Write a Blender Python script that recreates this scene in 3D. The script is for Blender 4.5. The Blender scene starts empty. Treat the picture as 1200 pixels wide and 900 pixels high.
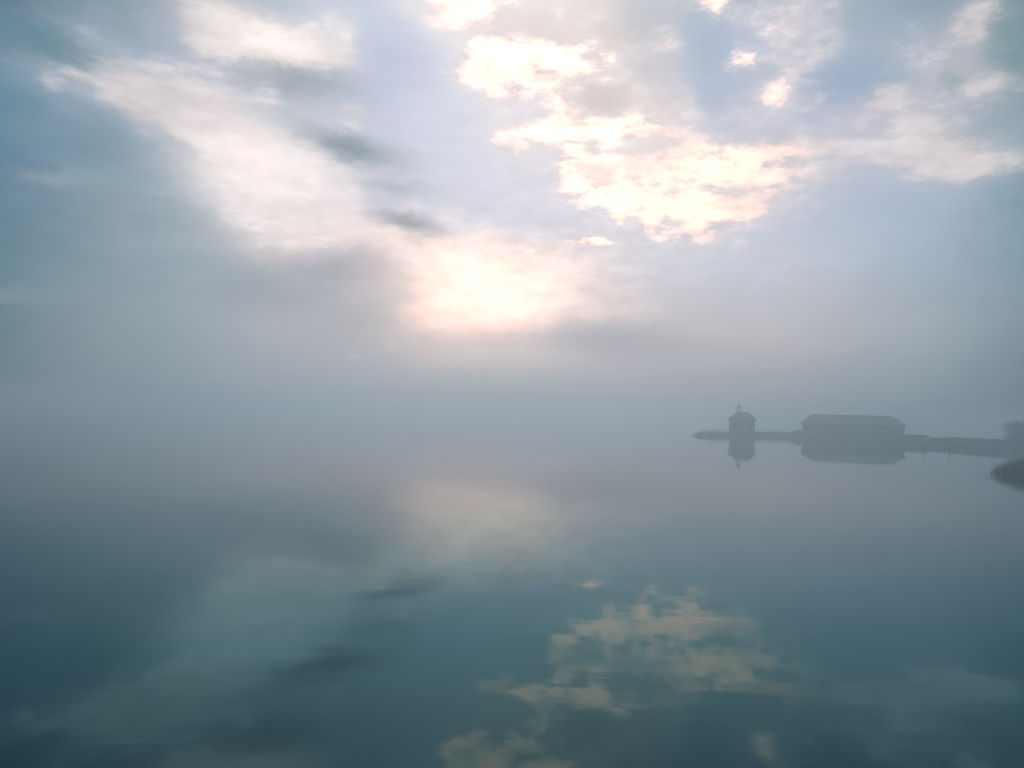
import bpy, bmesh, math, random
import numpy as np
from mathutils import Vector, Matrix
R = math.radians
random.seed(11)
S = bpy.context.scene
COL = S.collection

# ------------------------------------------------------------------ camera
CAM_H = 4.5
F = 900.0                      # focal length in photograph pixels (1200 wide)
PITCH, ROLL = R(1.85), R(1.6)
fw = Vector((0, math.cos(PITCH), math.sin(PITCH)))
X0 = Vector((1, 0, 0)); U0 = X0.cross(fw)
CX = X0 * math.cos(ROLL) + U0 * math.sin(ROLL)
CU = -X0 * math.sin(ROLL) + U0 * math.cos(ROLL)
cd = bpy.data.cameras.new('camera'); cam = bpy.data.objects.new('camera', cd); COL.objects.link(cam)
cd.sensor_width = 36; cd.lens = 36 * F / 1200; cd.clip_start = 0.1; cd.clip_end = 20000
M = Matrix((CX, CU, -fw)).transposed().to_4x4(); M.translation = Vector((0, 0, CAM_H))
cam.matrix_world = M
S.camera = cam

def ray(px, py):
    return (CX * (px - 600) + CU * (450 - py) + fw * F).normalized()
def at(px, py, z=0.0):
    """point of the level z that the photograph shows at (px, py)"""
    d = ray(px, py); t = (z - CAM_H) / d.z
    return Vector((0, 0, CAM_H)) + d * t
def pix(d):
    k = d.dot(fw)
    return 600 + F * d.dot(CX) / k, 450 - F * d.dot(CU) / k

# ------------------------------------------------------------------ exposure
S.view_settings.view_transform = 'Standard'; S.view_settings.look = 'None'
S.view_settings.exposure = 0.0; S.view_settings.gamma = 1.0; S.view_settings.use_curve_mapping = False
S.render.engine = 'CYCLES'
S.cycles.volume_bounces = 1
S.cycles.max_bounces = 6
S.cycles.use_adaptive_sampling = False

# ------------------------------------------------------------------ sun, behind thin cloud above the picture
SUN_EL, SUN_AZ = R(33), R(-3)           # azimuth from +Y towards +X
sd = bpy.data.lights.new('sun', 'SUN'); sun = bpy.data.objects.new('sun', sd); COL.objects.link(sun)
sd.energy = 0.62; sd.angle = R(10); sd.color = (1.0, 0.93, 0.88)
sdir = Vector((math.sin(SUN_AZ) * math.cos(SUN_EL), math.cos(SUN_AZ) * math.cos(SUN_EL), math.sin(SUN_EL)))
sun.rotation_euler = sdir.to_track_quat('Z', 'Y').to_euler()

# ------------------------------------------------------------------ sky: Nishita air + broken cloud
def lin(c):
    return tuple((v / 255 / 12.92) if v / 255 <= .04045 else ((v / 255 + .055) / 1.055) ** 2.4 for v in c)
GX = [-40, 150, 300, 450, 600, 750, 900, 1050, 1240]
GY = [-60, 0, 75, 150, 225, 300, 375, 450, 495]
AIR = [
 [(60,105,125),(120,145,165),(150,168,188),(145,170,200),(180,188,205),(160,172,190),(155,170,190),(140,160,178),(100,135,145)],
 [(66,114,134),(128,153,170),(158,174,192),(150,175,205),(182,188,204),(160,172,192),(158,174,194),(146,165,182),(108,142,150)],
 [(104,144,164),(142,163,187),(168,178,198),(167,181,211),(190,195,210),(170,180,198),(158,176,204),(154,172,194),(122,150,160)],
 [(94,136,158),(132,158,177),(194,195,210),(184,193,212),(202,204,218),(190,192,204),(176,185,208),(170,181,204),(145,165,180)],
 [(112,143,166),(137,159,172),(196,196,209),(203,205,221),(206,207,222),(207,207,220),(186,195,214),(164,181,202),(135,162,176)],
 [(104,140,158),(139,159,172),(165,172,185),(200,200,212),(212,210,222),(206,206,219),(196,199,213),(169,182,200),(140,162,178)],
 [(116,146,157),(145,160,170),(158,168,182),(170,174,186),(206,200,204),(186,185,195),(189,188,196),(170,177,188),(136,157,168)],
 [(110,143,151),(146,160,170),(160,167,180),(165,170,182),(165,170,182),(163,168,180),(160,166,176),(148,161,171),(116,140,153)],
 [(104,138,148),(136,153,163),(152,160,172),(156,162,173),(154,161,171),(152,159,169),(148,158,166),(132,150,160),(100,128,140)],
]
AIR = [[lin(c) for c in row] for row in AIR]
FLANK = [.54, .8, .9, .93, .95, .97, .97, .94, .74]            # the fog in front adds some light again
AIR = [[tuple(v_ * f ** g for v_, g in zip(c, (1.35, .74, .55))) for c, f in zip(row, FLANK)] for row in AIR]
def seg(a, v):
    v = min(max(v, a[0]), a[-1] - 1e-6)
    for i in range(len(a) - 1):
        if v < a[i + 1]:
            t = (v - a[i]) / (a[i + 1] - a[i]); return i, t * t * (3 - 2 * t) * .5 + t * .5
def air(x, y):
    i, s = seg(GX, x); j, t = seg(GY, y)
    return [(AIR[j][i][k] * (1 - s) + AIR[j][i + 1][k] * s) * (1 - t) + (AIR[j + 1][i][k] * (1 - s) + AIR[j + 1][i + 1][k] * s) * t for k in range(3)]
def ell(x, y, cx, cy, rx, ry, ang):
    a = R(ang); dx, dy = x - cx, y - cy
    u = (dx * math.cos(a) + dy * math.sin(a)) / rx; v = (-dx * math.sin(a) + dy * math.cos(a)) / ry
    return u * u + v * v
# soft veils and lit cloud: centre, radii, tilt, opacity, colour (0-255, or above 1.0 linear for the cloud round the sun)
SOFT = [
 (262,34,80,32,38,.75,(206,199,200)), (325,58,74,28,10,.75,(222,214,212)), (382,64,40,24,0,.7,(226,219,217)), (385,20,30,16,20,.5,(205,205,214)),
 (178,112,104,29,22,.7,(206,200,204)), (250,150,72,32,36,.7,(212,205,208)), (305,200,84,46,32,.85,(234,226,227)), (340,222,74,36,24,.8,(1.2,1.05,1.02)), (262,150,50,20,36,.5,(1.05,.88,.86)), (340,62,50,18,8,.5,(1.15,.96,.9)),
 (345,262,84,28,0,.8,(226,216,216)), (325,298,32,16,-10,.7,(214,204,206)), (355,282,85,9,0,.6,(238,226,224)), (120,55,60,20,20,.35,(165,178,198)),
 (60,100,60,20,25,.4,(142,168,186)), (415,250,60,40,0,.6,(214,210,220)),
 (668,60,88,62,0,.75,(228,218,214)), (655,130,66,60,0,.65,(230,220,222)), (740,150,86,40,6,.85,(229,216,212)), (790,216,130,44,4,.85,(238,228,226)), (740,180,90,26,8,.8,(240,230,227)),
 (560,80,60,30,0,.6,(226,218,218)), (545,8,66,28,0,.8,(236,226,222)), (870,190,90,34,4,.6,(216,208,212)),
 (938,36,46,66,10,.7,(200,197,206)), (908,112,48,24,-38,.65,(204,202,210)), (858,60,30,40,0,.4,(192,194,206)),
 (1090,166,52,38,0,.75,(212,204,206)), (1130,189,76,17,-6,.75,(212,204,206)), (1152,108,58,20,-12,.65,(190,188,195)), (1145,30,28,42,22,.7,(202,196,199)),
 (1038,112,32,20,0,.65,(204,196,202)), (1062,55,44,22,-20,.5,(182,186,200)), (1005,145,34,16,0,.5,(196,194,206)), (1100,82,34,20,-10,.6,(204,198,202)), (960,180,80,22,0,.6,(214,206,210)),
 (530,330,128,60,4,.85,(232,218,216)), (650,350,80,44,8,.5,(218,206,208)), (520,384,112,22,0,.6,(212,199,202)),
 (540,318,100,40,6,.8,(1.35,1.0,.89)), (500,352,54,34,24,.6,(1.3,.88,.78)), (585,348,66,36,0,.7,(1.75,1.14,.97)), (592,350,26,12,0,.45,(1.35,1.15,.95)), (470,305,40,16,20,.5,(.95,.8,.74)),
]
# grey and tinted cloud over that
GREY = [
 (45,42,75,17,27,.9,(76,122,140)), (5,112,45,14,32,.7,(86,132,153)), (60,165,70,22,14,.5,(105,140,162)),
 (130,25,40,20,40,.4,(135,158,170)), (195,45,42,13,45,.6,(154,166,188)),
 (350,97,78,19,9,1.0,(126,146,163)), (298,86,28,9,15,.8,(158,166,182)), (345,140,32,10,20,.6,(160,174,190)), (380,118,30,10,0,.6,(166,176,188)),
 (424,177,58,18,13,1.0,(90,120,142)), (478,222,56,11,6,.9,(136,156,174)), (440,232,24,8,30,.5,(176,186,202)),
 (480,261,40,12,14,1.0,(122,134,154)), (485,286,13,5,30,.6,(198,182,182)), (505,268,16,4,-10,.5,(168,170,184)),
 (205,165,24,6,34,.75,(158,170,182)), (200,120,14,4,36,.6,(178,178,190)), (172,95,16,5,36,.5,(190,184,192)), (255,150,14,5,30,.5,(186,188,200)), (330,212,22,4,28,.4,(205,198,205)),
 (395,320,54,25,-8,.95,(154,157,170)), (300,340,70,30,0,.85,(142,153,168)), (225,285,95,42,25,.6,(134,154,168)), (370,300,40,9,-12,.6,(178,176,186)),
 (400,372,70,46,0,.8,(153,160,172)), (440,335,34,34,20,.45,(184,178,186)), (545,402,100,13,0,.6,(190,181,188)),
 (700,112,36,17,8,1.0,(186,178,183)), (705,38,62,26,0,.75,(198,187,188)), (622,28,42,18,0,.85,(190,182,188)),
 (622,126,26,18,10,.75,(198,198,212)), (765,80,30,18,0,.75,(182,178,188)), (735,176,50,5,0,.5,(222,210,208)), (750,212,40,5,0,.45,(220,210,212)),
 (725,400,82,20,4,1.0,(163,167,179)), (850,416,90,13,0,.7,(172,173,182)), (725,354,50,15,12,.55,(212,202,206)), (880,398,80,9,4,.45,(190,184,190)),
 (1112,96,14,18,10,.8,(146,165,171)), (1188,45,28,48,0,.85,(116,146,152)), (1160,152,50,13,-10,.7,(156,170,181)), (1188,120,26,10,-30,.5,(140,162,170)),
 (995,92,64,20,-6,.8,(142,164,190)), (1000,15,26,10,-20,.6,(140,162,178)), (832,54,30,36,0,.85,(146,167,194)), (842,105,24,24,0,.8,(154,173,202)), (865,152,46,12,0,.6,(174,181,206)), (760,25,34,22,0,.7,(158,170,184)),
 (20,345,70,8,3,.5,(130,152,164)), (70,205,55,8,2,.6,(146,165,176)), (85,150,60,12,10,.4,(118,150,170)),
 (640,195,20,24,0,.6,(205,204,220)), (466,80,52,52,-10,.9,(150,168,204)), (510,150,60,48,10,.85,(182,191,215)), (560,222,64,38,0,.8,(195,199,220)), (640,258,66,18,0,.7,(198,199,217)), (910,292,100,30,0,.55,(190,196,214)), (1010,242,90,40,0,.6,(170,184,207)), (350,18,30,10,10,.5,(160,180,202)), (780,95,18,20,0,.4,(190,190,205)), (760,166,46,4,3,.7,(222,212,210)), (700,172,34,4,8,.6,(224,214,212)), (800,228,50,4,-2,.6,(222,212,212)), (745,184,30,4,5,.55,(226,214,214)), (860,226,36,5,0,.6,(214,206,212)), (655,100,16,6,20,.4,(226,214,212)),
]
# crisp bright cloud: centre, radii, tilt, amount
WHITE = [
 (178,112,100,24,22,.42), (255,160,78,28,36,.42), (330,215,78,36,24,.4), (258,32,72,26,38,.42), (340,258,70,18,0,.4), (330,60,66,22,8,.4),
 (1090,166,50,34,0,.46), (1130,189,70,15,-6,.5), (936,40,44,56,10,.4), (908,112,44,20,-38,.46), (1150,108,54,17,-12,.38), (1145,30,26,38,22,.4), (1040,112,30,18,0,.4), (1062,55,40,18,-20,.3),
 (668,60,80,52,0,.32), (790,216,110,32,4,.3), (870,172,80,20,0,.34),
 (300,66,46,10,10,.7), (350,66,50,16,6,.9), (378,52,34,14,-20,.8), (400,64,14,20,0,.8), (288,70,22,10,0,.6), (255,20,24,12,40,.6), (240,45,40,10,40,.5),
 (150,90,50,9,12,.65), (215,100,40,10,25,.6), (245,128,34,10,30,.6), (270,165,24,10,40,.6), (300,190,40,9,36,.55), (345,225,40,16,20,.6), (320,250,50,12,10,.5), (160,118,40,8,24,.5),
 (78,84,26,3,14,.45), (62,98,22,3,10,.3), (55,138,12,4,30,.35), (95,40,8,7,0,.3), (112,36,8,4,-20,.3),
 (390,20,16,5,30,.5), (310,108,16,9,10,.6), (332,130,22,4,10,.55), (360,284,60,4,-2,.55), (322,317,22,4,-4,.5),
 (418,136,18,11,0,1.6), (456,142,9,6,0,.6), (447,21,4,6,40,.5), (461,84,8,5,20,.7),
 (548,3,44,19,4,1.2), (538,18,24,9,10,.8), (520,91,44,5,-4,.95), (560,84,34,12,-14,1.0), (576,66,17,24,20,1.05), (600,85,34,26,0,1.05),
 (592,171,11,9,0,.95), (568,140,8,4,0,.55), (540,215,12,4,0,.75), (588,195,9,5,0,.55), (547,245,8,3,0,.6), (515,258,11,3,0,.55), (587,207,5,4,0,.45),
 (640,62,48,31,0,1.2), (625,84,52,22,0,1.1), (660,118,24,22,30,.8), (664,30,20,12,30,.5), (715,68,20,10,40,.6),
 (785,47,13,14,-30,.9), (838,6,40,10,12,.9), (843,17,8,9,0,.8), (860,76,20,7,-24,.85), (872,66,10,8,-30,.6), (818,66,4,6,0,.5), (818,119,9,6,0,.75),
 (775,112,18,12,0,.55), (642,160,34,16,8,1.05), (690,152,36,13,10,1.0), (760,152,58,13,7,1.05), (604,168,16,9,0,.8),
 (690,186,42,13,14,1.1), (740,198,70,15,4,1.15), (800,194,66,13,3,1.05), (810,210,84,12,2,1.1), (652,208,12,8,0,.85), (828,176,50,7,2,.7), (880,212,60,9,2,.9), (890,178,46,8,0,.85),
 (690,228,40,8,14,1.0), (770,238,80,12,4,1.1), (850,244,60,12,0,1.1), (735,222,50,10,6,.9), (822,287,24,5,3,.95), (818,268,38,8,3,.8), (765,266,9,8,0,.8), (776,277,20,4,4,.8), (728,260,7,4,0,.65), (706,258,4,3,0,.6), (712,238,30,6,12,.8),
 (690,283,30,4,5,1.1), (612,294,24,6,-6,.85), (640,297,16,3,0,.5), (866,284,11,4,-8,.85), (866,308,13,4,-8,.6), (762,303,13,3,0,.5),
 (925,88,24,5,-40,.5), (910,104,16,5,-42,.42), (903,120,14,6,-34,.3), (965,110,16,7,-42,.5), (925,20,26,18,0,.4),
 (950,172,60,8,-2,.95), (990,178,40,7,3,.8), (930,204,40,8,0,1.0), (942,233,24,4,-4,.8), (962,247,14,3,0,.6), (978,145,5,5,0,.6), (1022,185,9,6,0,.5),
 (1034,112,15,9,0,.65), (1004,144,13,6,0,.5), (1090,150,28,14,0,.75), (1085,190,36,13,0,.85), (1064,176,10,8,0,.6), (1140,190,50,6,-6,.75), (1150,22,12,16,25,.45), (1070,40,12,8,-40,.35), (1180,96,26,6,-14,.45), (1095,72,16,6,-14,.5),
 (470,300,34,8,0,.55), (520,296,50,7,0,.6), (600,305,40,7,4,.5), (490,345,26,4,6,.5), (478,360,22,3,8,.4), (486,388,22,3,0,.35), (650,332,14,3,0,.4),
 (418,415,8,2.5,0,.6), (640,318,26,4,6,.4),
]
AZ0, AZ1, EL0, EL1 = -38.0, 38.0, 0.0, 32.5
NROW, NSEG = 48, 4
NCOL = NSEG * 31
def grid():
    """air colour and bright-cloud amount of every cell of the sky, by direction"""
    azs = np.radians(np.linspace(AZ0, AZ1, NCOL + 1)); els = np.radians(np.linspace(EL0, EL1, NROW))
    A, E = np.meshgrid(azs, els)
    d = np.stack([np.sin(A) * np.cos(E), np.cos(A) * np.cos(E), np.sin(E)], -1)
    k = d @ np.array(fw); x = 600 + F * (d @ np.array(CX)) / k; y = 450 - F * (d @ np.array(CU)) / k
    c = np.array([[air(x[j, i], y[j, i]) for i in range(NCOL + 1)] for j in range(NROW)]); w = np.zeros(x.shape)
    for lst, soft in ((SOFT, 1), (GREY, 0)):
        for (cx, cy, rx, ry, ang, op, rgb) in lst:
            q = ell(x, y, cx, cy, rx * 1.1, ry * 1.1, ang)
            kk = op * (np.exp(-q * .8) if soft else np.exp(-q * q * .35 - q * .45))
            col = np.array(rgb if max(rgb) < 5 else lin(rgb))
            c = c * (1 - kk[..., None]) + col * kk[..., None]
    for (cx, cy, rx, ry, ang, amt) in WHITE:
        q = ell(x, y, cx, cy, max(rx, 6) * 1.16, max(ry, 5) * 1.22, ang)
        w = 1 - (1 - w) * (1 - np.minimum(amt * np.exp(-q * .8), 1))
    for (cx, cy, rx, ry, ang, op, rgb) in GREY:
        q = ell(x, y, cx, cy, rx, ry, ang); w = w * (1 - .75 * op * np.exp(-q * q * .35 - q * .45))
    return c, w
SKYC, SKYW = grid()

world = bpy.data.worlds.new('World'); S.world = world; world.use_nodes = True
nt = world.node_tree; nt.nodes.clear(); LK = nt.links
def N(t, **kw):
    n = nt.nodes.new(t)
    for k, v in kw.items(): setattr(n, k, v)
    return n
def mth(op, a, b=None, c=None, clamp=False):
    n = N('ShaderNodeMath', operation=op); n.use_clamp = clamp
    for i, v in enumerate((a, b, c)):
        if v is None: continue
        if isinstance(v, (int, float)): n.inputs[i].default_value = v
        else: LK.new(v, n.inputs[i])
    return n.outputs[0]
def vec(op, a, b=None, c=None, out=0):
    n = N('ShaderNodeVectorMath', operation=op)
    for i, v in enumerate((a, b, c)):
        if v is None: continue
        if isinstance(v, (tuple, list)): n.inputs[i].default_value = v
        else: LK.new(v, n.inputs[i])
    return n.outputs[out]
def scale(a, s):
    n = N('ShaderNodeVectorMath', operation='SCALE'); LK.new(a, n.inputs[0])
    if isinstance(s, (int, float)): n.inputs['Scale'].default_value = s
    else: LK.new(s, n.inputs['Scale'])
    return n.outputs[0]
def noise(v, sc, det, rough, out='Fac', dist=0.0):
    n = N('ShaderNodeTexNoise'); LK.new(v, n.inputs['Vector'])
    n.inputs['Scale'].default_value = sc; n.inputs['Detail'].default_value = det
    n.inputs['Roughness'].default_value = rough; n.inputs['Distortion'].default_value = dist
    return n.outputs[out]
def sstep(v, a, b):
    n = N('ShaderNodeMapRange', interpolation_type='SMOOTHSTEP'); LK.new(v, n.inputs[0])
    n.inputs[1].default_value = a; n.inputs[2].default_value = b
    return n.outputs[0]
def mixc(f, a, b):
    n = N('ShaderNodeMix', data_type='RGBA')
    if isinstance(f, (int, float)): n.inputs[0].default_value = f
    else: LK.new(f, n.inputs[0])
    for s, v in ((6, a), (7, b)):
        if isinstance(v, (tuple, list)): n.inputs[s].default_value = tuple(v) + (1,)
        else: LK.new(v, n.inputs[s])
    return n.outputs[2]

def N_glow(x):
    n = N('ShaderNodeCombineXYZ')
    for i in range(3): LK.new(x, n.inputs[i])
    return n.outputs[0]
D = N('ShaderNodeTexCoord').outputs['Generated']            # world direction
Dn = vec('NORMALIZE', D)
sep = N('ShaderNodeSeparateXYZ'); LK.new(Dn, sep.inputs[0])
dx, dy, dz = sep.outputs
az = mth('MULTIPLY', mth('ARCTAN2', dx, dy), 180 / math.pi)
el = mth('MULTIPLY', mth('ARCSINE', dz), 180 / math.pi)
# wind-drawn warp of the cloud field
flat = vec('MULTIPLY', Dn, (1, 1, 1.9))
wA = vec('SUBTRACT', noise(flat, 9, 3, .55, 'Color'), (.5, .5, .5))
wB = vec('SUBTRACT', noise(flat, 34, 8, .68, 'Color'), (.5, .5, .5))
wsum = vec('ADD', scale(wA, 2.2), scale(wB, 1.9))
ws = N('ShaderNodeSeparateXYZ'); LK.new(wsum, ws.inputs[0])
low = sstep(el, 1.0, 11.0)
azw = mth('MULTIPLY_ADD', ws.outputs[0], mth('MULTIPLY_ADD', low, .75, .35), az)
elw = mth('MULTIPLY_ADD', ws.outputs[1], mth('MULTIPLY_ADD', low, .62, .12), el)
u = mth('DIVIDE', mth('SUBTRACT', azw, AZ0), AZ1 - AZ0, clamp=True)
v = mth('MULTIPLY', mth('DIVIDE', mth('SUBTRACT', elw, EL0), EL1 - EL0, clamp=True), NROW - 1)
def row_group(r):
    g = bpy.data.node_groups.new('cloud_row', 'ShaderNodeTree')
    g.interface.new_socket('u', in_out='INPUT', socket_type='NodeSocketFloat')
    g.interface.new_socket('Color', in_out='OUTPUT', socket_type='NodeSocketColor')
    g.interface.new_socket('Alpha', in_out='OUTPUT', socket_type='NodeSocketFloat')
    gi = g.nodes.new('NodeGroupInput'); go = g.nodes.new('NodeGroupOutput')
    def gm(op, a, b_, c_=None, cl=False):
        n = g.nodes.new('ShaderNodeMath'); n.operation = op; n.use_clamp = cl
        for i, q in enumerate((a, b_, c_)):
            if q is None: continue
            if isinstance(q, float): n.inputs[i].default_value = q
            else: g.links.new(q, n.inputs[i])
        return n.outputs[0]
    cc = ca = None
    for sg in range(NSEG):
        rn = g.nodes.new('ShaderNodeValToRGB'); cr = rn.color_ramp; cr.interpolation = 'LINEAR'
        for i in range(32):
            if i == 0: e = cr.elements[0]; e.position = 0.0
            elif i == 31: e = cr.elements[len(cr.elements) - 1]; e.position = 1.0
            else: e = cr.elements.new(i / 31)
            c = SKYC[r, sg * 31 + i] * .4
            e.color = (float(c[0]), float(c[1]), float(c[2]), float(SKYW[r, sg * 31 + i]))
        g.links.new(gm('MULTIPLY_ADD', gi.outputs[0], float(NSEG), -float(sg), True), rn.inputs[0])
        if cc is None: cc, ca = rn.outputs[0], rn.outputs[1]
        else:
            f = gm('GREATER_THAN', gi.outputs[0], sg / NSEG)
            m = g.nodes.new('ShaderNodeMix'); m.data_type = 'RGBA'
            g.links.new(f, m.inputs[0]); g.links.new(cc, m.inputs[6]); g.links.new(rn.outputs[0], m.inputs[7]); cc = m.outputs[2]
            m = g.nodes.new('ShaderNodeMix'); m.data_type = 'FLOAT'
            g.links.new(f, m.inputs[0]); g.links.new(ca, m.inputs[2]); g.links.new(rn.outputs[1], m.inputs[3]); ca = m.outputs[0]
    g.links.new(cc, go.inputs[0]); g.links.new(ca, go.inputs[1])
    return g
acc_c = acc_a = None
for r in range(NROW):
    gn = N('ShaderNodeGroup'); gn.node_tree = row_group(r); LK.new(u, gn.inputs[0])
    wgt = mth('SUBTRACT', 1.0, mth('ABSOLUTE', mth('SUBTRACT', v, float(r))), clamp=True)
    if acc_c is None:
        acc_c = scale(gn.outputs[0], wgt); acc_a = mth('MULTIPLY', gn.outputs[1], wgt)
    else:
        acc_c = vec('ADD', scale(gn.outputs[0], wgt), acc_c)
        acc_a = mth('MULTIPLY_ADD', gn.outputs[1], wgt, acc_a)
acc_c = scale(acc_c, 2.5)
# cloud edges and body
flat2 = vec('MULTIPLY', Dn, (1, 1, 2.3))
fine = noise(flat2, 30, 8, .6)
body = noise(flat2, 11, 5, .5)
streakv = N('ShaderNodeMapping'); streakv.inputs['Rotation'].default_value = (0, R(32), 0); streakv.inputs['Scale'].default_value = (7, 7, 34)
LK.new(Dn, streakv.inputs[0])
streak = noise(streakv.outputs[0], 1.0, 6, .58)
left = sstep(az, -4.0, -12.0)
edge = N('ShaderNodeMix', data_type='FLOAT'); LK.new(left, edge.inputs[0]); LK.new(fine, edge.inputs[2]); LK.new(mth('MULTIPLY_ADD', streak, .65, mth('MULTIPLY', fine, .35)), edge.inputs[3])
det = mth('MULTIPLY', mth('SUBTRACT', edge.outputs[0], .5), mth('MULTIPLY_ADD', left, .9, mth('MULTIPLY_ADD', low, 1.3, .3)))
cov = mth('ADD', acc_a, mth('MULTIPLY', det, sstep(acc_a, .03, .35)))
mask = sstep(cov, .1, .8)
core = sstep(cov, .5, 1.02)
dome = sstep(vec('DOT_PRODUCT', Dn, tuple(sdir), out=1), .86, .985)     # nearness to the sun
white = mixc(dome, lin((224, 214, 212)), lin((249, 238, 233)))
hot = vec('MULTIPLY', white, (2.9, 1.6, 1.27))
near = sstep(vec('DOT_PRODUCT', Dn, tuple(ray(700, 150)), out=1), math.cos(R(16.5)), math.cos(R(9)))
core2 = mth('MULTIPLY', mth('MULTIPLY', core, near), mth('MULTIPLY_ADD', sstep(body, .36, .6), .75, .25))

sg = N('ShaderNodeSeparateXYZ'); LK.new(acc_c, sg.inputs[0])
veil = mth('MAXIMUM', sstep(sg.outputs[0], .46, .78), mth('MULTIPLY', left, .5))      # how cloudy the soft sky is here
lum = mth('MULTIPLY_ADD', mth('SUBTRACT', edge.outputs[0], .5), mth('MULTIPLY', mth('MULTIPLY_ADD', veil, .62, .14), mth('MULTIPLY_ADD', low, .95, .05)), 1.0)
base = scale(acc_c, lum)
shade = mth('MULTIPLY_ADD', mth('SUBTRACT', mth('MULTIPLY_ADD', body, .5, mth('MULTIPLY', edge.outputs[0], .5)), .5), mth('MULTIPLY_ADD', left, .9, 1.3), .97)
soft_white = mixc(.42, scale(white, shade), scale(base, 1.12))
lit = vec('MAXIMUM', mixc(mth('POWER', core2, 1.4), soft_white, hot), base)
sky = N('ShaderNodeTexSky', sky_type='NISHITA'); sky.sun_disc = False
sky.sun_elevation = SUN_EL; sky.sun_rotation = SUN_AZ; sky.air_density = 1.2; sky.dust_density = 4.0; sky.ozone_density = 2.0
BG = 0.1
clear = mixc(.94, sky.outputs[0], scale(base, 1 / BG))
total = mixc(mask, clear, scale(lit, 1 / BG))
bgn = N('ShaderNodeBackground'); bgn.inputs['Strength'].default_value = BG
LK.new(total, bgn.inputs['Color'])
out = N('ShaderNodeOutputWorld'); LK.new(bgn.outputs[0], out.inputs['Surface'])
world.cycles.sampling_method = 'MANUAL'; world.cycles.sample_map_resolution = 512

# ------------------------------------------------------------------ helpers
def mat(name, col, rough=.8, var=.25, sc=3.0, bump=0.0, stretch=(1, 1, 1), spec=.5):
    m = bpy.data.materials.new(name); m.use_nodes = True; t = m.node_tree; b = t.nodes['Principled BSDF']
    tc = t.nodes.new('ShaderNodeTexCoord'); mp = t.nodes.new('ShaderNodeMapping'); mp.inputs['Scale'].default_value = stretch
    t.links.new(tc.outputs['Object'], mp.inputs[0])
    n = t.nodes.new('ShaderNodeTexNoise'); n.inputs['Scale'].default_value = sc; n.inputs['Detail'].default_value = 6
    t.links.new(mp.outputs[0], n.inputs['Vector'])
    cr = t.nodes.new('ShaderNodeValToRGB'); cr.color_ramp.elements[0].position = .3; cr.color_ramp.elements[1].position = .7
    cr.color_ramp.elements[0].color = (*[c * (1 - var) for c in col], 1); cr.color_ramp.elements[1].color = (*[min(1, c * (1 + var)) for c in col], 1)
    t.links.new(n.outputs['Fac'], cr.inputs[0]); t.links.new(cr.outputs[0], b.inputs['Base Color'])
    b.inputs['Roughness'].default_value = rough; b.inputs['Specular IOR Level'].default_value = spec
    if bump:
        bp = t.nodes.new('ShaderNodeBump'); bp.inputs['Strength'].default_value = bump; bp.inputs['Distance'].default_value = .02
        t.links.new(n.outputs['Fac'], bp.inputs['Height']); t.links.new(bp.outputs[0], b.inputs['Normal'])
    return m
def obj(name, bm, m, parent=None):
    me = bpy.data.meshes.new(name); bmesh.ops.recalc_face_normals(bm, faces=bm.faces); bm.to_mesh(me); bm.free()
    o = bpy.data.objects.new(name, me); COL.objects.link(o); me.materials.append(m)
    if parent: o.parent = parent
    return o
def tag(o, label=None, cat=None, group=None, kind=None):
    for k, v_ in (('label', label), ('category', cat), ('group', group), ('kind', kind)):
        if v_: o[k] = v_
    return o
def thing(name, loc, rz, label, cat, group=None):
    o = bpy.data.objects.new(name, None); COL.objects.link(o); o.location = loc; o.rotation_euler = (0, 0, rz)
    o.empty_display_size = .3
    return tag(o, label, cat, group)
def box(bm, x0, x1, y0, y1, z0, z1):
    vs = [bm.verts.new(p) for p in ((x0,y0,z0),(x1,y0,z0),(x1,y1,z0),(x0,y1,z0),(x0,y0,z1),(x1,y0,z1),(x1,y1,z1),(x0,y1,z1))]
    for f in ((3,2,1,0),(4,5,6,7),(0,1,5,4),(1,2,6,5),(2,3,7,6),(3,0,4,7)): bm.faces.new([vs[i] for i in f])
def tube(bm, p, q, r0, r1, n=7):
    p, q = Vector(p), Vector(q); d = (q - p).normalized(); a = d.orthogonal().normalized(); b = d.cross(a)
    A = [bm.verts.new(p + (a * math.cos(2 * math.pi * i / n) + b * math.sin(2 * math.pi * i / n)) * r0) for i in range(n)]
    B = [bm.verts.new(q + (a * math.cos(2 * math.pi * i / n) + b * math.sin(2 * math.pi * i / n)) * r1) for i in range(n)]
    for i in range(n): bm.faces.new((A[i], A[(i + 1) % n], B[(i + 1) % n], B[i]))
    bm.faces.new(B); bm.faces.new(A[::-1])
def hip(bm, hx, hy, z0, z1, rx0, rx1, th=.12):
    """hipped roof over a half-size hx by hy plan; ridge from rx0 to rx1"""
    e = [(-hx,-hy),(hx,-hy),(hx,hy),(-hx,hy)]
    lo = [bm.verts.new((x, y, z0)) for x, y in e]; up = [bm.verts.new((x, y, z0 + th)) for x, y in e]
    a, b = bm.verts.new((rx0, 0, z1)), bm.verts.new((rx1, 0, z1))
    bm.faces.new(lo[::-1])
    for i in range(4): bm.faces.new((lo[i], lo[(i + 1) % 4], up[(i + 1) % 4], up[i]))
    bm.faces.new((up[0], up[1], b, a)); bm.faces.new((up[1], up[2], b)); bm.faces.new((up[2], up[3], a, b)); bm.faces.new((up[3], up[0], a))

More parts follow.
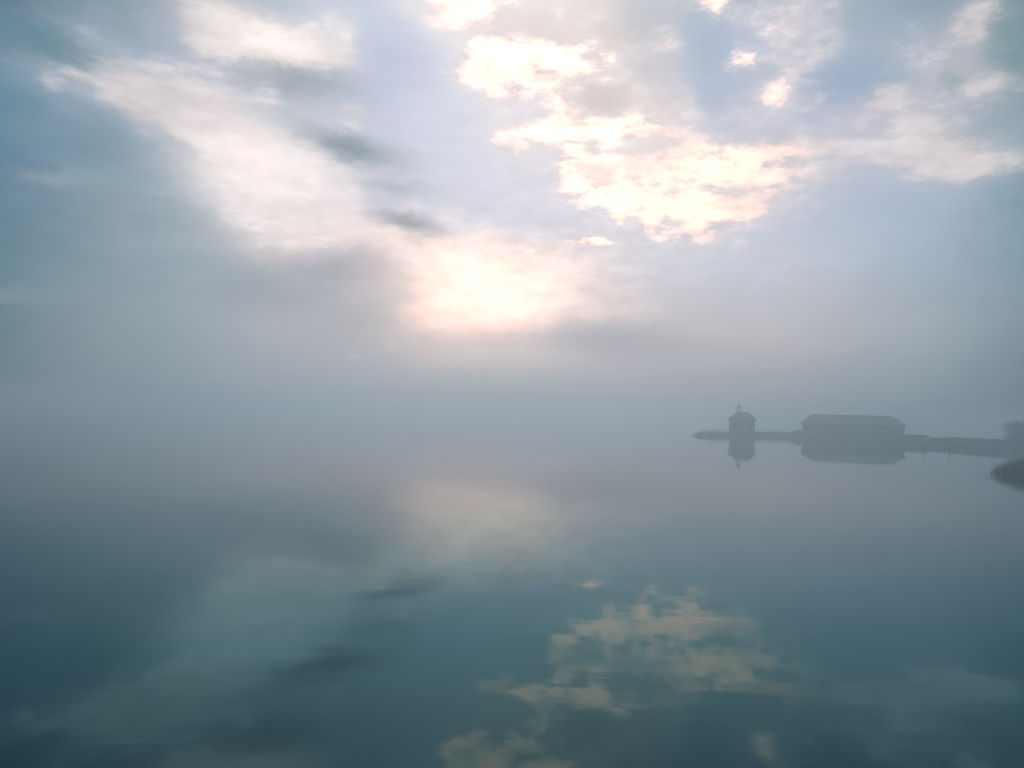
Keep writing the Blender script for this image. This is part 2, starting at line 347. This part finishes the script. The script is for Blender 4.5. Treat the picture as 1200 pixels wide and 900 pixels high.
# ------------------------------------------------------------------ water, shore
wm = bpy.data.materials.new('lake_water'); wm.use_nodes = True; t = wm.node_tree; b = t.nodes['Principled BSDF']
t.nodes.remove(b); wo = [n for n in t.nodes if n.type == 'OUTPUT_MATERIAL'][0]
body = t.nodes.new('ShaderNodeBsdfDiffuse'); body.inputs['Color'].default_value = (.001, .01, .012, 1)
face = t.nodes.new('ShaderNodeBsdfGlossy'); face.inputs['Color'].default_value = (.62, .92, 1.0, 1); face.inputs['Roughness'].default_value = .02
fres = t.nodes.new('ShaderNodeFresnel'); fres.inputs['IOR'].default_value = 1.4
wmix = t.nodes.new('ShaderNodeMixShader'); t.links.new(fres.outputs[0], wmix.inputs[0]); t.links.new(body.outputs[0], wmix.inputs[1]); t.links.new(face.outputs[0], wmix.inputs[2])
tint = t.nodes.new('ShaderNodeMix'); tint.data_type = 'RGBA'; tint.inputs[6].default_value = (.4, .88, .97, 1); tint.inputs[7].default_value = (1, 1, 1, 1)
tr = t.nodes.new('ShaderNodeMapRange'); tr.inputs[1].default_value = .2; tr.inputs[2].default_value = .58; t.links.new(fres.outputs[0], tr.inputs[0])
t.links.new(tr.outputs[0], tint.inputs[0]); t.links.new(tint.outputs[2], face.inputs['Color'])
t.links.new(wmix.outputs[0], wo.inputs['Surface'])
tc = t.nodes.new('ShaderNodeTexCoord')
def wn(sc, st, det_):
    mp = t.nodes.new('ShaderNodeMapping'); mp.inputs['Scale'].default_value = st; t.links.new(tc.outputs['Object'], mp.inputs[0])
    n = t.nodes.new('ShaderNodeTexNoise'); n.inputs['Scale'].default_value = sc; n.inputs['Detail'].default_value = det_
    t.links.new(mp.outputs[0], n.inputs['Vector']); return n.outputs['Fac']
swell = wn(.5, (.35, 1, 1), 2); ripple = wn(2.4, (.16, 1, 1), 3); fine_r = wn(7.0, (.22, 1, 1), 2); patch = wn(.05, (.5, 1, 1), 2)
ad = t.nodes.new('ShaderNodeMath'); ad.operation = 'MULTIPLY_ADD'; ad.inputs[1].default_value = .16
pm = t.nodes.new('ShaderNodeMath'); pm.operation = 'MULTIPLY'; t.links.new(ripple, pm.inputs[0]); t.links.new(patch, pm.inputs[1])
t.links.new(pm.outputs[0], ad.inputs[0]); t.links.new(swell, ad.inputs[2])
ad2 = t.nodes.new('ShaderNodeMath'); ad2.operation = 'MULTIPLY_ADD'; ad2.inputs[1].default_value = .022
t.links.new(fine_r, ad2.inputs[0]); t.links.new(ad.outputs[0], ad2.inputs[2]); ad = ad2
bp = t.nodes.new('ShaderNodeBump'); bp.inputs['Strength'].default_value = 1.0; bp.inputs['Distance'].default_value = .006
t.links.new(ad.outputs[0], bp.inputs['Height'])
for n_ in (body, face, fres): t.links.new(bp.outputs[0], n_.inputs['Normal'])
bm = bmesh.new(); L = 2900
vs = [bm.verts.new((x, y, 0)) for x, y in ((-L, -300), (L, -300), (L, L * 2), (-L, L * 2))]; bm.faces.new(vs)
tag(obj('lake_water', bm, wm), kind='structure')

soil = mat('shore_soil', (.09, .1, .08), .95, .35, .8, .4)
blade = mat('shore_blades', (.1, .115, .075), .8, .35, .4)
leafm = mat('willow_leaf', (.05, .075, .04), .7, .4, .5)
barkm = mat('bark', (.08, .07, .055), .9, .35, 6, .5, (1, 1, .3))
wood = mat('weathered_timber', (.2, .21, .21), .85, .3, 5, .4, (1, 1, .2))
woodL = mat('pale_timber', (.22, .23, .22), .8, .2, 5, .3, (1, 1, .2))
shingle = mat('roof_shingle', (.19, .21, .21), .85, .3, 3, .5, (1, 1, 3))
metal = mat('dull_metal', (.12, .14, .13), .5, .2, 4)
pane = mat('dark_pane', (.02, .03, .035), .1, .2, 2)
reedm = mat('reed_blades', (.012, .02, .012), .9, .4, .6)

# the spit: waterline as the photograph shows it, from its tip to the right edge and on
FRONT = [(812,510.3),(822,511),(850,511.8),(880,512.3),(915,512.8),(940,513.2),(985,515),(1030,518),(1070,521),(1110,523.5),(1150,526),(1185,528),(1230,530.5),(1300,534)]
fp = [at(x, y) for x, y in FRONT]
def densify(pts, n):
    o = []
    for a, b_ in zip(pts[:-1], pts[1:]):
        for i in range(n): o.append(a.lerp(b_, i / n))
    return o + [pts[-1]]
fp = densify(fp, 6)
bm = bmesh.new(); rows = []
widths = []
for i, p in enumerate(fp):
    s = i / (len(fp) - 1); wd = min(2 + i * 1.6, 34)
    d = Vector((p.x, p.y, 0)).normalized()
    j = random.uniform(-.5, .5)
    prof = [(-.6, -.5), (0, .02), (.35, .34), (1.2, .62), (wd * .4, .75 + .15 * random.random()), (wd * .8, .6), (wd, .1), (wd + 1, -.5)]
    tap = min(1, .35 + i * .12)
    rows.append([bm.verts.new((p.x + d.x * (q + j * (k < 4)), p.y + d.y * (q + j * (k < 4)), z * (tap if z > 0 else 1))) for k, (q, z) in enumerate(prof)])
    widths.append((wd, tap))
for a, b_ in zip(rows[:-1], rows[1:]):
    for k in range(7): bm.faces.new((a[k], b_[k], b_[k + 1], a[k + 1]))
tag(obj('shore', bm, soil), kind='structure')

def blades(bm, x, y, z, h, w, lean):
    a = random.uniform(0, math.pi); dx_, dy_ = math.cos(a) * w / 2, math.sin(a) * w / 2
    lx, ly = random.uniform(-lean, lean) * h, random.uniform(-lean, lean) * h
    v0 = bm.verts.new((x - dx_, y - dy_, z)); v1 = bm.verts.new((x + dx_, y + dy_, z))
    v2 = bm.verts.new((x + dx_ * .7 + lx * .35, y + dy_ * .7 + ly * .35, z + h * .6)); v3 = bm.verts.new((x - dx_ * .7 + lx * .35, y - dy_ * .7 + ly * .35, z + h * .6))
    v4 = bm.verts.new((x + lx, y + ly, z + h))
    bm.faces.new((v0, v1, v2, v3)); bm.faces.new((v3, v2, v4))
bm = bmesh.new()
for i in range(len(fp) - 1):
    seg_ = (fp[i + 1] - fp[i]); n = int(seg_.length * 26)
    wd, tap = widths[i]
    for _ in range(n):
        p = fp[i] + seg_ * random.random(); d = Vector((p.x, p.y, 0)).normalized(); q = random.random() ** 1.8 * min(wd * .7, 9) + .1
        h = random.uniform(.45, 1.0) * min(1, tap + .1) * (1 + .35 * math.sin(p.x * .7) * math.sin(p.x * .23 + 1))
        blades(bm, p.x + d.x * q, p.y + d.y * q, min(.05 + q * .5, .6) * tap, h, .05, .3)
tag(obj('shore_grass', bm, blade), 'rough grass fringing the low spit in the fog', 'grass', kind='stuff')

# ------------------------------------------------------------------ chapel
def local(px, py, z=0): return at(px, py, z)
c0 = at(869.3, 512.3); k = math.hypot(c0.x, c0.y) / F
dv = Vector((c0.x, c0.y, 0)).normalized()
cpos = c0 + dv * 5; k = math.hypot(cpos.x, cpos.y) / F * dv.y ** 2; kz = k / dv.y
yaw = math.atan2(-c0.x, c0.y)
ch = thing('lakeside_chapel', (cpos.x, cpos.y, .55), yaw, 'small square chapel with hipped roof and open bell turret near the tip of the spit', 'chapel')
hw = 15 * k; zE = 19.2 * kz - .55; zR = 28.6 * kz - .55
bm = bmesh.new(); box(bm, -hw, hw, -hw * .85, hw * .85, -.4, zE); wl = obj('wall', bm, woodL, ch)
bm = bmesh.new(); box(bm, -hw - .06, hw + .06, -hw * .85 - .06, hw * .85 + .06, -.5, .25); obj('plinth', bm, soil, ch)
bm = bmesh.new(); hip(bm, hw + 2 * k, hw * .85 + 2 * k, zE - .02, zR, -6 * k, 7.5 * k); rf = obj('roof', bm, shingle, ch)
bm = bmesh.new(); box(bm, -.5, .5, -hw * .85 - .05, -hw * .85 + .02, .25, min(2.25, zE - .15)); dr = obj('door', bm, wood, ch)
bm = bmesh.new(); box(bm, .34, .4, -hw * .85 - .11, -hw * .85 - .052, 1.15, 1.32); obj('handle', bm, metal, dr)
for sx in (-1, 1):
    x = sx * hw * .62
    bm = bmesh.new()
    for a in ((x - .36, x - .28, 1.05, 2.1), (x + .28, x + .36, 1.05, 2.1), (x - .36, x + .36, 2.1, 2.18), (x - .42, x + .42, .98, 1.05)):
        box(bm, a[0], a[1], -hw * .85 - .06, -hw * .85 + .02, a[2], a[3])
    wdw = obj('window', bm, wood, ch)
    bm = bmesh.new(); box(bm, x - .28, x + .28, -hw * .85 - .02, -hw * .85 + .01, 1.05, 2.1); obj('pane', bm, pane, wdw)
# open bell turret at the left end of the ridge
tx = -3.6 * k; tw = 2.8 * k; tb = zR - .55; tt = zR + 4.2 * kz; tip = zR + 9.4 * kz
bm = bmesh.new(); box(bm, tx - tw - .06, tx + tw + .06, -tw - .06, tw + .06, tb, zR + .14); tu = obj('bell_turret', bm, wood, ch)
for sx in (-1, 1):
    for sy in (-1, 1):
        bm = bmesh.new(); box(bm, tx + sx * tw - .075, tx + sx * tw + .075, sy * tw - .075, sy * tw + .075, zR + .14, tt); obj('post', bm, wood, tu)
bm = bmesh.new()
q = tw + .16
vs = [bm.verts.new((tx + x * q, y * q, tt)) for x, y in ((-1,-1),(1,-1),(1,1),(-1,1))]
ms = [bm.verts.new((tx + x * q * .42, y * q * .42, tt + (tip - tt) * .45)) for x, y in ((-1,-1),(1,-1),(1,1),(-1,1))]
ap = bm.verts.new((tx, 0, tip)); bm.faces.new(vs[::-1])
for i in range(4):
    bm.faces.new((vs[i], vs[(i + 1) % 4], ms[(i + 1) % 4], ms[i])); bm.faces.new((ms[i], ms[(i + 1) % 4], ap))
obj('spire', bm, shingle, tu)
bm = bmesh.new()
prof = [(.0, .0), (.05, -.02), (.1, -.12), (.13, -.26), (.2, -.36), (.0, -.36)]; n = 10; rings = []
for r_, z_ in prof[1:5]: rings.append([bm.verts.new((tx + r_ * math.cos(2 * math.pi * i / n), r_ * math.sin(2 * math.pi * i / n), tt - .04 + z_)) for i in range(n)])
for A, B in zip(rings[:-1], rings[1:]):
    for i in range(n): bm.faces.new((A[i], A[(i + 1) % n], B[(i + 1) % n], B[i]))
bm.faces.new(rings[0]); bm.faces.new(rings[-1][::-1])
obj('bell', bm, metal, tu)

# ------------------------------------------------------------------ long boathouse
b0 = at(998.5, 515.5); dv = Vector((b0.x, b0.y, 0)).normalized()
bp0 = b0 + dv * 6; k = math.hypot(bp0.x, bp0.y) / F * dv.y ** 2; kz = k / dv.y
yaw = math.atan2(-b0.x, b0.y)
bh = thing('boathouse', (bp0.x, bp0.y, .5), yaw, 'long low timber boathouse with broad hipped roof behind the spit', 'boathouse')
hx, hy = 58.5 * k, 4.2; zE = 17.5 * kz - .5; zR = 28.0 * kz - .5
bm = bmesh.new(); box(bm, -hx, hx, -hy, hy, -.6, zE); obj('wall', bm, wood, bh)
bm = bmesh.new(); hip(bm, hx + 2.5 * k, hy + .5, zE - .02, zR, -hx + 11 * k, hx - 13 * k, .14); r_ = obj('roof', bm, shingle, bh)
bm = bmesh.new(); box(bm, -hx + 11 * k, hx - 13 * k, -.1, .1, zR - .06, zR + .05); obj('ridge_cap', bm, metal, r_)
for i in range(3):
    x = (-.55 + .55 * i) * hx
    bm = bmesh.new()
    for s in (0, 1):
        box(bm, x - 1.25 + s * 1.27, x - .02 + s * 1.27, -hy - .06, -hy + .02, .05, zE - .3)
    box(bm, x - 1.4, x - 1.26, -hy - .08, -hy + .02, .05, zE - .3); box(bm, x + 1.26, x + 1.4, -hy - .08, -hy + .02, .05, zE - .3); box(bm, x - 1.4, x + 1.4, -hy - .08, -hy + .02, zE - .298, zE - .16)
    d_ = obj('boat_door', bm, wood, bh)
    bm = bmesh.new(); box(bm, x + .06, x + .12, -hy - .13, -hy - .062, .9, 1.1); obj('handle', bm, metal, d_)

# ------------------------------------------------------------------ trees and bushes
def crown_bm(rx, ry, rz, zc, n, size, seed, lumps=9):
    rd = random.Random(seed); bm = bmesh.new()
    cs = [(Vector((rd.uniform(-.62, .62) * rx, rd.uniform(-.62, .62) * ry, zc + rd.uniform(-.75, .6) * rz)), rd.uniform(.38, .62)) for _ in range(lumps)]
    for _ in range(n):
        c, rr = rd.choice(cs)
        d = Vector((rd.gauss(0, 1), rd.gauss(0, 1), rd.gauss(0, 1))).normalized() * rd.random() ** .4
        p = c + Vector((d.x * rx * rr, d.y * ry * rr, d.z * rz * rr))
        if p.z < zc - rz: continue
        s = size * rd.uniform(.6, 1.4); a = Vector((rd.gauss(0, 1), rd.gauss(0, 1), rd.gauss(0, 1))).normalized(); b_ = a.orthogonal().normalized()
        q_ = [p - a * s, p + b_ * s * .45, p + a * s, p - b_ * s * .45]
        bm.faces.new([bm.verts.new(v_) for v_ in q_])
    return bm, cs
def plant(name, px, py, back, w, h, label, cat, seed, group=None, n=1500, leaf=.14, tree=False):
    p = at(px, py); d = Vector((p.x, p.y, 0)).normalized(); p = p + d * back
    z0 = .5
    o = thing(name, (p.x, p.y, z0), random.uniform(0, 6), label, cat, group)
    bot = -.15
    bm, cs = crown_bm(w / 2, w / 2, (h - bot) / 2, (h + bot) / 2, n, leaf, seed, 14 if tree else 8)
    obj('crown', bm, leafm, o)
    bm = bmesh.new(); r0 = .05 * h if tree else .03
    tube(bm, (0, 0, -.35), (.04 * h, 0, bot * .9 + .3), r0, r0 * .7)
    for c, rr in cs: tube(bm, (.03 * h, 0, max(bot, .1) * .9 + .05), tuple(c), r0 * .45, r0 * .12, 5)
    obj('trunk' if tree else 'stem', bm, barkm, o)
    return o
plant('bush', 931, 512.8, 1.2, 3.0, 1.25, 'low rounded bush at the left end of the boathouse', 'bush', 8, n=3600, leaf=.09)
G = 'bushes along the right shore'
for i, (px, py, bk, w, h, lb) in enumerate([
    (1072, 520.5, 5, 7.5, 1.25, 'grey green bush just right of the boathouse end'),
    (1106, 522.5, 5, 6.8, 1.0, 'low wide bush on the shore between boathouse and right edge tree'),
    (1138, 524.5, 4, 5.8, 1.1, 'second shore bush out from the right edge tree, low and dense'),
    (1166, 526.5, 3, 4.4, 1.3, 'shore bush standing next to the tree at the right edge')]):
    plant('bush', px, py, bk, w, h, lb, 'bush', 20 + i, G, n=4200, leaf=.1)
plant('shore_tree', 1206, 528.0, 10, 8.4, 5.0, 'taller leafy tree on the shore at the right edge of the picture', 'tree', 41, n=9000, leaf=.15, tree=True)

# ------------------------------------------------------------------ mooring stakes in the shallows
for i, (px, py, h, ln, lb) in enumerate([
    (1044, 527.5, .8, .02, 'thin mooring stake in the water before the boathouse'),
    (1083, 529.5, 1.05, .05, 'upright mooring stake, tallest of the four, standing off the bushy shore'),
    (1113, 531.0, .9, -.1, 'mooring stake leaning left in the water near the right shore'),
    (1145, 531.8, .5, .12, 'short mooring stake nearest the reeds at the right')]):
    p = at(px, py); bm = bmesh.new(); tube(bm, (0, 0, -.6), (ln * h, 0, h), .075, .06, 9)
    o = obj('mooring_stake', bm, wood); o.location = p
    tag(o, lb, 'stake', 'mooring stakes along the shore')

# ------------------------------------------------------------------ reeds
rb = at(1205, 557.5); d = Vector((rb.x, rb.y, 0)).normalized(); sdv = Vector((d.y, -d.x, 0))
bm = bmesh.new(); rd = random.Random(5)
for _ in range(5200):
    s = rd.uniform(-2.9, 6.5); q = rd.uniform(-3.0, 3.5)
    edge_ = (s + 2.9) / 3.2
    if rd.random() > min(1, edge_ * 1.15 + .04): continue
    h = (0.55 + 1.05 * min(1, edge_ ** .75)) * rd.uniform(.5, 1.2)
    p = rb + sdv * s + d * q
    blades(bm, p.x, p.y, -.3, h + .3, .03, .14)
tag(obj('reed_bed', bm, reedm), 'dark reed bed standing in the water at the right edge', 'reeds', kind='stuff')
p = at(1150, 558.5); bm = bmesh.new()
for _ in range(16): blades(bm, rd.uniform(-.45, .45), rd.uniform(-.5, .5), -.3, rd.uniform(.45, .85), .022, .2)
o = obj('reed_tuft', bm, reedm); o.location = p; tag(o, 'few sparse reed stems in open water left of the dark reed bed', 'reeds')

# ------------------------------------------------------------------ fog over the lake
bm = bmesh.new(); box(bm, -3000, 3000, -400, 6000, -1.0, 7.3)
hm = bpy.data.materials.new('fog'); hm.use_nodes = True; ht = hm.node_tree; ht.nodes.clear()
pv = ht.nodes.new('ShaderNodeVolumePrincipled'); pv.inputs['Density'].default_value = .007; pv.inputs['Anisotropy'].default_value = .68
pv.inputs['Color'].default_value = (.8, .93, 1.0, 1)
ho = ht.nodes.new('ShaderNodeOutputMaterial'); ht.links.new(pv.outputs[0], ho.inputs['Volume'])
hz = obj('haze', bm, hm); tag(hz, 'pale morning fog lying over the lake', 'fog', kind='stuff')
